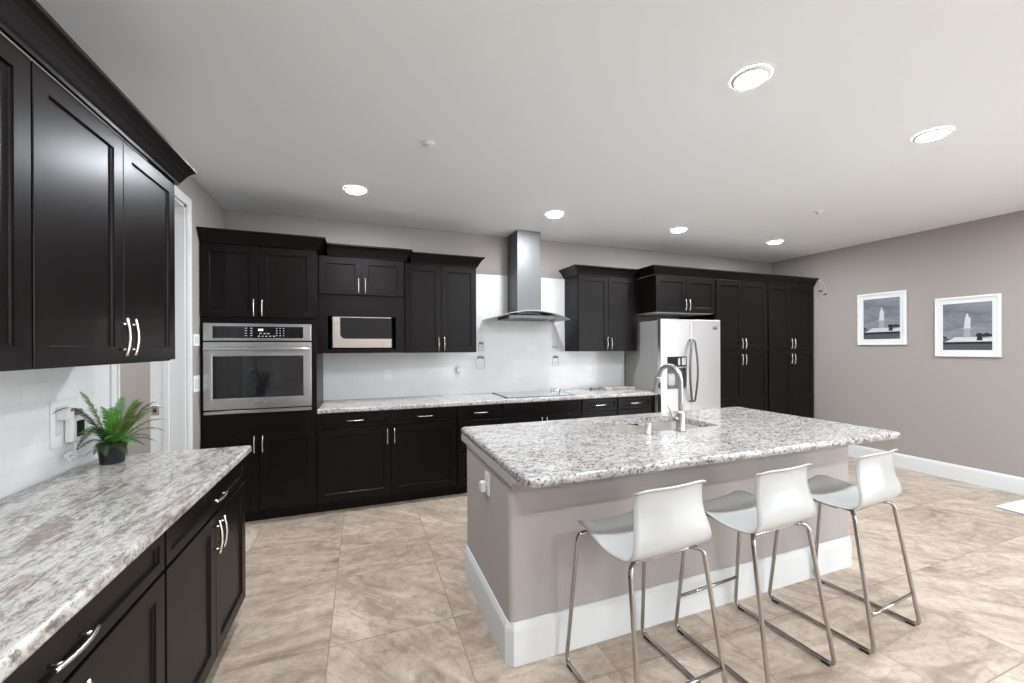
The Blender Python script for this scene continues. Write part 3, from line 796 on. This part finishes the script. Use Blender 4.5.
# island outlet with plugged-in adapter
t = thing('electrical_outlet', 'white wall outlet plate on the left end of the island', 'outlet', (bx0, -2.400, .72))
bm = nb(); box(bm, -.006, 0, -.036, .036, -.058, .058, .002); obj('plate', bm, WHITE, t)
bm = nb(); box(bm, -.0075, -.005, -.017, .017, -.045, -.008, .001); box(bm, -.0075, -.005, -.017, .017, .008, .045, .001); obj('socket', bm, MELA, t)
bm = nb(); box(bm, -.036, -.0076, -.016, .024, -.030, .024, .008, 3); box(bm, -.041, -.035, -.011, .019, -.023, .017, .003, 2, 1)
o = obj('plug_in_adapter', bm, [WHITE, LIGHTG]); o.location = (bx0, -2.385, .705); tag(o, 'small white rounded adapter plugged into the island outlet', 'adapter')

# ------------------------------------------------------------------ stools
def shell_bm():
    bm = nb()
    # side profile (y forward, z up) and half width
    P_ = [(.208, .612, .160, 0.0), (.204, .630, .172, .004), (.168, .642, .188, .010), (.10, .636, .198, .016), (.03, .627, .205, .018), (-.04, .620, .209, .018),
          (-.11, .624, .207, .016), (-.160, .640, .205, .010), (-.188, .672, .199, .004), (-.195, .712, .190, 0), (-.190, .757, .180, 0), (-.183, .80, .174, 0), (-.181, .85, .172, 0), (-.188, .888, .172, 0), (-.206, .904, .173, 0)]
    # smooth resample (Catmull-Rom)
    Q = []
    for i in range(len(P_)-1):
        p0, p1, p2, p3 = P_[max(i-1, 0)], P_[i], P_[i+1], P_[min(i+2, len(P_)-1)]
        for s in (0, .33, .66):
            Q.append(tuple(.5*(2*b+(c-a)*s+(2*a-5*b+4*c-d)*s*s+(3*b-a-3*c+d)*s**3) for a, b, c, d in zip(p0, p1, p2, p3)))
    Q.append(P_[-1]); nx = 16; G = []
    for i, (y, z, hw, cup) in enumerate(Q):
        f = i/(len(Q)-1); row = []
        for k in range(nx+1):
            s = -1+2*k/nx
            back = max(0, min(1, (z-.64)/.12)) if y < -.1 else 0
            dz = (abs(s)**2.2)*cup*1.0*(1-back) + (.018*abs(s)**2 if f < .35 else 0)*(1-f/.35 if f < .35 else 0)
            dy = back*.022*(s*s)        # back wraps forward at its sides
            if back > 0: dy += 0
            zz = z+dz
            if i >= len(Q)-3: zz -= .010*abs(s)**6
            zz += .006*max(0, min(1, (z-.64)/.2))
            row.append(bm.verts.new((s*hw, y+dy, zz)))
        G.append(row)
    for a_, b_ in zip(G, G[1:]):
        for k in range(nx):
            fc = bm.faces.new((a_[k], a_[k+1], b_[k+1], b_[k])); fc.smooth = True
    bmesh.ops.recalc_face_normals(bm, faces=bm.faces)
    bmesh.ops.solidify(bm, geom=list(bm.faces), thickness=.007)
    for f in bm.faces: f.smooth = True
    return bm
def make_stool(name, label, loc, rz, bar_rear):
    t = thing(name, label, 'bar stool', loc, rz, None)
    o = obj('seat_shell', shell_bm(), SHELL, t)
    zt = .602; rr = .0092
    for sx_ in (-1, 1):
        bm = nb()
        fr = (sx_*.220, .233, .0125); re = (sx_*.220, -.252, .0125)
        path = [(sx_*.10, .165, zt+.006), (sx_*.192, .175, zt+.006), fr, re, (sx_*.188, -.160, zt+.010), (sx_*.135, -.125, zt+.014)]
        path = [Vector(p) for p in path]
        pts = rpath(path, .035, 7)
        tube(bm, pts, rr, 12); o = obj('sled_leg', bm, CHROME, t)
        bm = nb()
        bm.free()
        for yy in (.195, -.215):
            bm = nb(); box(bm, sx_*.220-.011, sx_*.220+.011, yy-.018, yy+.018, .0, .013, .003); obj('rubber_pad', bm, BLACK, o)
    bm = nb()
    f = .27; yb = (-.252+(-.160+.252)*f) if bar_rear else (.233+(.175-.233)*f); xb = .220-.029*f
    tube(bm, [(-xb, yb, .0125+.58*f), (xb, yb, .0125+.58*f)], .0075, 12); obj('footrest', bm, CHROME, t)
    bm = nb(); tube(bm, [(-.10, .165, zt+.004), (.10, .165, zt+.004)], rr, 12); box(bm, -.140, .140, -.135, -.060, zt+.006, zt+.016, .003)
    box(bm, -.13, .13, -.06, .14, zt-.004, zt+.008, .003); obj('seat_bracket', bm, CHROME, t)
    return t
make_stool('bar_stool', 'white shell bar stool nearest the left corner of the island', (2.295, -3.014, 0), math.radians(3.7), True)
make_stool('bar_stool', 'white shell bar stool in the middle of the row of three', (2.920, -3.012, 0), math.radians(3.5), False)
make_stool('bar_stool', 'white shell bar stool at the right end of the island', (3.600, -2.999, 0), math.radians(4.7), True)

# ------------------------------------------------------------------ fern
t = thing('potted_fern', 'artificial green fern in a small black pot on the left counter', 'potted plant', (.125, -2.065, .9145))
bm = nb(); lathe(bm, [(.040, 0), (.042, .003), (.050, .078), (.053, .080), (.054, .092), (.050, .092), (.048, .080), (.047, .074)], (0, 0, 0), 28); obj('pot', bm, POT, t)
bm = nb(); lathe(bm, [(.047, .070), (.048, .078), (.02, .083)], (0, 0, 0), 20); obj('soil', bm, SOIL, t)
bmA, bmB, bmC = nb(), nb(), nb()
def frond(bm, az, L, rise, droop, width=.03, wig=0):
    d = Vector((math.cos(az), math.sin(az), 0)); side = Vector((-d.y, d.x, 0)); N_ = 26; pts = []
    for k in range(N_+1):
        s = k/N_
        p = Vector((0, 0, .078)) + d*(.012+L*s) + Vector((0, 0, 1))*(rise*(s*1.55-s*s*.55) - droop*s**2.6) + side*wig*math.sin(s*2.5)
        if p.x < -.095: p.x = -.095
        p.z = max(p.z, .012); pts.append(p)
    tube(bm, pts, [.0022*(1-.7*k/N_) for k in range(N_+1)], 5)
    for k in range(3, N_):
        s = k/N_; p = pts[k]; tg = (pts[min(k+1, N_)]-pts[k-1])
        if tg.length < 1e-5: continue
        step = tg.length/2; tg.normalize()
        sd = tg.cross(Vector((0, 0, 1)))
        if sd.length < .05: sd = side.copy()
        sd.normalize(); nrm = sd.cross(tg)
        wdt = width*(math.sin(PI*min(1, .06+s*.96))**.6)*(1.05-.4*s)
        hw = step*.20
        for sg in (-1, 1):
            for hf in (0, .5):
                q = p + tg*step*hf
                dr_ = (sd*sg + tg*.55 - nrm*random.uniform(.0, .35)).normalized()
                vs = [q+tg*hw, q+dr_*wdt*.55+tg*hw*.9, q+dr_*wdt, q+dr_*wdt*.55-tg*hw*.9, q-tg*hw]
                for v in vs:
                    v.x = max(v.x, -.105); v.z = max(v.z, .004)
                try: bm.faces.new([bm.verts.new(v) for v in vs])
                except ValueError: pass
R = math.radians
FR = [(-60, .15, .24, .05, bmA), (100, .13, .24, .03, bmA), (-125, .10, .27, .01, bmA), (-80, .12, .10, .05, bmA), (-20, .15, .13, .06, bmA), (-105, .14, .17, .09, bmA), (30, .11, .16, .03, bmA),
      (-5, .10, .15, .03, bmA), (-135, .11, .14, .07, bmA), (-50, .10, .20, .03, bmA), (60, .10, .22, .02, bmA), (-95, .07, .20, .01, bmA), (10, .06, .20, .01, bmA), (-40, .16, .08, .07, bmA),
      (-15, .17, .22, .05, bmB), (8, .17, .20, .04, bmB), (28, .18, .15, .06, bmB), (-35, .17, .20, .08, bmB), (65, .15, .17, .05, bmB), (-2, .18, .12, .07, bmB), (45, .15, .22, .04, bmB), (-25, .13, .24, .04, bmB),
      (-112, .22, .30, .12, bmC), (-100, .19, .20, .17, bmC), (-20, .15, .07, .07, bmC), (12, .14, .06, .06, bmC), (-70, .13, .05, .07, bmC), (-125, .12, .09, .08, bmC), (50, .13, .07, .06, bmC), (-45, .14, .03, .06, bmC), (-90, .13, .07, .08, bmC), (95, .10, .10, .05, bmC)]
for az, L, ri, dp, b in FR: frond(b, R(az), L, ri, dp, random.uniform(.030, .040), random.uniform(-.02, .02))
obj('bright_fronds', bmA, LEAF, t); obj('olive_fronds', bmB, LEAF2, t); obj('dark_fronds', bmC, LEAF3, t)

# ------------------------------------------------------------------ outlets, switches, chargers
def plate_y(name, lab, x, z, w=.072, h=.116, sw=False, group=None):
    t = thing(name, lab, 'outlet' if not sw else 'switch', (x, -.009, z), 0, group)
    bm = nb(); box(bm, -w/2, w/2, -.005, 0, -h/2, h/2, .002); obj('plate', bm, WHITE, t)
    bm = nb(); box(bm, -.017, .017, -.0066, -.004, -.042, -.007, .001); box(bm, -.017, .017, -.0066, -.004, .007, .042, .001)
    for zz in (-.024, .024):
        for xx in (-.006, .006): box(bm, xx-.001, xx+.001, -.0070, -.0066, zz-.005, zz+.006, 0, 1, 1)
    obj('socket', bm, [WHITE, BLACK], t)
    return t
plate_y('electrical_outlet', 'white outlet on the tile below the microwave', 1.442, 1.149)
plate_y('electrical_outlet', 'white outlet on the tile left of the cooktop, with a plug in it', 2.205, 1.155)
bm = nb(); box(bm, -.022, .022, -.045, 0, -.022, .030, .006, 2); o = obj('plug_in_adapter', bm, WHITE); o.location = (2.192, -.017, 1.185); tag(o, 'small white adapter plugged into the outlet left of the cooktop', 'adapter')
plate_y('electrical_outlet', 'white outlet on the tile right of the cooktop, near the refrigerator', 3.951, 1.15)
for z, lab in ((1.500, 'upper white switch plate on the left wall beside the oven cabinet'), (1.165, 'lower white switch plate on the left wall beside the oven cabinet')):
    t = thing('light_switch', lab, 'switch', (0, -.690, z)); hh = .045 if z > 1.4 else .062
    bm = nb(); box(bm, 0, .006, -.058, .058, -hh, hh, .002); obj('plate', bm, WHITE, t)
    bm = nb()
    for y in (-.024, .024): box(bm, .005, .009, y-.015, y+.015, -hh*.6, hh*.6, .001)
    obj('rocker', bm, MELA, t)
t = thing('electrical_outlet', 'white double outlet plate on the left backsplash behind the chargers', 'outlet', (.009, -2.165, 1.125))
bm = nb(); box(bm, 0, .006, -.082, .082, -.098, .098, .002); obj('plate', bm, WHITE, t)
bm = nb()
for y in (-.04, .04):
    box(bm, .005, .008, y-.018, y+.018, -.052, .052, .001)
obj('socket', bm, MELA, t)
t = thing('phone_charger', 'white charger with a black square face plugged in on the left backsplash', 'charger', (.0172, -2.135, 1.095))
bm = nb(); box(bm, 0, .030, -.045, .045, -.058, .050, .008, 3); obj('charger_body', bm, WHITE, t)
bm = nb(); box(bm, .029, .032, -.020, .030, -.038, .030, .001); obj('charger_face', bm, BLACK, t)
t = thing('usb_adapter', 'small white adapter with a red dot above the larger charger', 'adapter', (.0172, -2.205, 1.158))
bm = nb(); box(bm, 0, .040, -.020, .020, -.018, .040, .005, 2); obj('adapter_body', bm, WHITE, t)
bm = nb(); lathe(bm, [(.006, .039), (.006, .042)], (0, 0, .020), 14, axis='x'); obj('red_dot', bm, RED, t)
bm = nb(); box(bm, .0172, .05, -2.163, -2.118, 1.150, 1.175, .004); tag(obj('usb_plug', bm, GREY), 'grey plug beside the red-dot adapter on the left backsplash', 'plug')
bm = nb(); tube(bm, rpath([(.045, -2.12, 1.160), (.06, -2.06, 1.165), (.075, -1.99, 1.14), (.07, -1.985, 1.06), (.055, -2.03, .985), (.05, -2.10, .965)], .05, 8), .0028, 8); tag(obj('charging_cable', bm, WHITE), 'white cable looping to the right of the black-faced charger', 'cable')
bm = nb(); pts = [(.045, -2.165, 1.036), (.050, -2.168, 1.01)]
pts += [(.040+.008*math.sin(k), -2.175+.030*math.cos(k*.7), .990-.0012*k+.014*math.sin(k*.7)) for k in range(0, 22)]
pts += [(.045, -2.12, .975), (.045, -2.08, .965), (.045, -2.05, .975)]
tube(bm, rpath(pts, .01, 3), .0026, 8); tag(obj('charging_cable', bm, WHITE), 'white coiled cable hanging below the black-faced charger', 'cable')

# wire jar decorations on the tile
def jar(x, z, w_, h_, lab, full=True):
    t = thing('jar_decoration', lab, 'wall decoration', (x, -.0125, z))
    bm = nb(); yy = -.002; r_ = .0017
    if full:
        path = [(-w_*.32, yy, h_*.5), (-w_*.5, yy, h_*.38), (-w_*.5, yy, -h_*.5), (w_*.5, yy, -h_*.5), (w_*.5, yy, h_*.38), (w_*.32, yy, h_*.5)]
        tube(bm, rpath(path, .015, 4), r_, 6)
        tube(bm, [(-w_*.2, yy, -h_*.25), (-w_*.2, yy, h_*.2)], r_*.6, 6); tube(bm, [(w_*.15, yy, -h_*.3), (w_*.15, yy, h_*.15)], r_*.6, 6)
        obj('jar_outline', bm, GREY, t)
        bm = nb(); box(bm, -w_*.42, w_*.42, -.004, .002, h_*.5, h_*.5+.022, .002); tube(bm, rpath([(-w_*.3, yy, h_*.5+.022), (-w_*.2, yy, h_*.5+.034), (w_*.2, yy, h_*.5+.034), (w_*.3, yy, h_*.5+.022)], .008, 3), r_, 6)
        obj('jar_lid', bm, GREY, t)
    else:
        n = 20; tube(bm, [(-.028+.018*math.cos(2*PI*k/n), yy, .008*math.sin(2*PI*k/n)) for k in range(n+1)], .002, 6)
        tube(bm, [(-.010, yy, 0), (.020, yy, -.003), (.045, yy, -.004)], .003, 6)
        obj('hook_outline', bm, GREY, t)
jar(2.462, 1.435, .068, .070, 'small wire jar outline on the tile left of the hood, upper of the two')
jar(2.455, 1.255, .095, .110, 'larger wire jar outline on the tile left of the hood, lower of the two')
jar(3.402, 1.255, .080, .095, 'wire jar outline on the tile right of the hood, below the small loop')
jar(3.400, 1.440, .06, .02, 'small dark wire loop on the tile right of the hood', False)

# stone board on the back counter
t = thing('cutting_board', 'flat beige stone board lying on the back counter near the refrigerator', 'board', (4.12, -.17, .9145))
bm = nb(); box(bm, -.17, .25, -.10, .07, 0, .026, .006, 3); obj('board', bm, STONE, t)
t = thing('sponge_holder', 'small dark object lying on the counter left of the stone board', 'kitchen item', (3.86, -.16, .9145))
bm = nb(); box(bm, -.06, .06, -.03, .03, 0, .022, .008, 3); obj('holder', bm, GREY, t)

# ------------------------------------------------------------------ framed photographs on the right wall
def picture(y0, y1, z0, z1, lab):
    t = thing('picture_frame', lab, 'picture', (W-.001, (y0+y1)/2, (z0+z1)/2))
    hw, hh = abs(y1-y0)/2, (z1-z0)/2; fw_ = .022; dp = .024
    bm = nb()
    box(bm, -dp, 0, -hw, hw, hh-fw_, hh, .002); box(bm, -dp, 0, -hw, hw, -hh, -hh+fw_, .002)
    box(bm, -dp, 0, -hw, -hw+fw_, -hh+fw_-.002, hh-fw_+.002, .002); box(bm, -dp, 0, hw-fw_, hw, -hh+fw_-.002, hh-fw_+.002, .002)
    obj('frame', bm, FRAMEW, t)
    bm = nb(); box(bm, -.012, -.002, -hw+fw_-.002, hw-fw_+.002, -hh+fw_-.002, hh-fw_+.002); obj('mount', bm, MATB, t)
    # print: y local runs left(+) to right(-) as seen from the room
    pw, ph = hw-.062, hh-.070
    bm = nb(); x = -.0123
    def rect(a, b, c, d, mi, lift=0):
        vs = [bm.verts.new((x-lift, -yy*pw, zz*ph)) for yy, zz in ((a, c), (b, c), (b, d), (a, d))]
        bm.faces.new(vs).material_index = mi
    def poly(pts, mi, lift):
        bm.faces.new([bm.verts.new((x-lift, -yy*pw, zz*ph)) for yy, zz in pts]).material_index = mi
    rect(-1, 1, -.52, 1, 0); rect(-1, 1, -1, -.52, 1)
    poly([(-1, -.50), (-1, -.38), (-.84, -.44), (-.8, -.52)], 2, .0003)
    poly([(.35, -.44), (.40, -.30), (.55, -.28), (.62, -.34), (.8, -.28), (1, -.36), (1, -.44)], 2, .0003)
    poly([(-.95, -.66), (-.6, -.52), (-.5, -.45), (.4, -.45), (.6, -.52), (1, -.46), (1, -.66)], 3, .0004)
    poly([(.40, -.60), (.42, -.44), (.60, -.44), (.64, -.60)], 2, .0005)
    poly([(-1, -.76), (-1, -.66), (1, -.64), (1, -.74)], 2, .0005)
    # plain robed monument on a pedestal
    poly([(-.13, -.46), (-.10, -.12), (.14, -.12), (.17, -.46)], 4, .0006); poly([(-.2, -.12), (-.2, -.08), (.24, -.08), (.24, -.12)], 4, .0007)
    poly([(-.12, -.08), (-.08, .18), (-.06, .38), (.0, .45), (.10, .42), (.17, .30), (.15, .05), (.17, -.08)], 3, .0008)
    n = 10; poly([(.03+.045*math.cos(2*PI*k/n), .49+.06*math.sin(2*PI*k/n)) for k in range(n)], 3, .0009)
    obj('photo_print', bm, [P_SKY, P_SEA, P_DARK, P_LIGHT, P_MID], t)
picture(-1.646, -1.156, 1.447, 2.082, 'white framed black and white harbour photo closer to the pantry cabinets')
picture(-2.384, -1.895, 1.317, 1.949, 'white framed black and white harbour photo, lower one farther right on the wall')

# cable on the right wall by the crown
bm = nb(); xw = W-.006
tube(bm, rpath([(xw, -.64, 2.33), (xw-.004, -.70, 2.36), (xw, -.76, 2.28), (xw, -.775, 2.19), (xw, -.70, 2.12), (xw, -.64, 2.02)], .04, 5), .0035, 6)
tube(bm, rpath([(xw, -.69, 2.345), (xw, -.72, 2.28), (xw, -.70, 2.20)], .02, 4), .0035, 6)
box(bm, xw-.008, xw+.002, -.725, -.685, 2.185, 2.205, .001, 1, 1); box(bm, xw-.008, xw+.002, -.785, -.745, 2.135, 2.150, .001, 1, 1)
tag(obj('loose_cable', bm, [LIGHTG, BLACK]), 'thin loose cable looping on the wall at the right end of the crown moulding', 'cable')

# rug at the right
bm = nb()
box(bm, 0, .62, -1.3, 0, .004, .016, .004, 2)
o = obj('rug', bm, RUG); o.location = (6.44, -2.575, 0); o.rotation_euler = (0, 0, R(-2)); tag(o, 'flat white rug on the floor at the right edge of the view', 'rug')
bm = nb(); box(bm, .004, .616, -1.296, -.004, 0, .0045); obj('backing', bm, BLACK, o)

# ------------------------------------------------------------------ ceiling fixtures
def make_can(x, y, lab):
    t = thing('recessed_light', lab, 'ceiling light', (x, y, H), 0, 'recessed ceiling lights')
    bm = nb(); n = 36; pr_ = [(.066, -.012), (.071, -.0145), (.084, -.006), (.087, -.0005)]
    rings = [[bm.verts.new((r_*math.cos(2*PI*k/n), r_*math.sin(2*PI*k/n), h_)) for k in range(n)] for r_, h_ in pr_]
    for a_, b_ in zip(rings, rings[1:]):
        for k in range(n):
            f = bm.faces.new((a_[k], a_[(k+1) % n], b_[(k+1) % n], b_[k])); f.smooth = True
    obj('trim_ring', bm, WHITE, t)
    bm = nb(); lathe(bm, [(.066, -.0005), (.066, -.0125), (.060, -.0155), (.048, -.0175), (.030, -.0187), (.010, -.0192)], (0, 0, 0), n); obj('lens', bm, LENS, t)
    return t
GX = [1.145, 2.953, 4.470, 5.970]
far = ['above the oven cabinet', 'in front of the range hood', 'in front of the refrigerator', 'in front of the corner pantry cabinet']
for x, l_ in zip(GX, far): make_can(x, -.905, 'round recessed ceiling light '+l_)
for x, l_ in zip(GX, ['above the left walkway, out of view', 'above the middle bar stool, largest in view', 'above the right end of the island', 'near the framed photos, out of view']): make_can(x, -3.012, 'round recessed ceiling light '+l_)
for row in (-5.1, -7.2):  # unseen rows behind the viewer, added as fill light
    for x, l_ in zip(GX, ['far left', 'centre left', 'centre right', 'far right']):
        make_can(x, row, 'round recessed ceiling light behind the viewer, %s of the %s row' % (l_, 'nearer' if row > -6 else 'farther'))
make_can(-1.05, -1.0, 'round recessed ceiling light in the room beyond the doorway, nearer the back')  # this lamp and the next are added to brighten the side room
make_can(-1.05, -2.6, 'round recessed ceiling light in the room beyond the doorway, nearer the viewer')
for x, y, lab in ((1.591, -1.859, 'small round white fire sprinkler cover on the ceiling at the left'), (5.288, -1.838, 'small round white fire sprinkler cover on the ceiling at the right')):
    t = thing('fire_sprinkler', lab, 'sprinkler', (x, y, H))
    bm = nb(); lathe(bm, [(.042, -.0005), (.042, -.004), (.036, -.010), (.02, -.012)], (0, 0, 0), 24); obj('cover', bm, WHITE, t)
    bm = nb(); lathe(bm, [(.016, -.010), (.014, -.026), (.018, -.028), (.018, -.031)], (0, 0, 0), 16); obj('sprinkler_head', bm, WHITE, t)
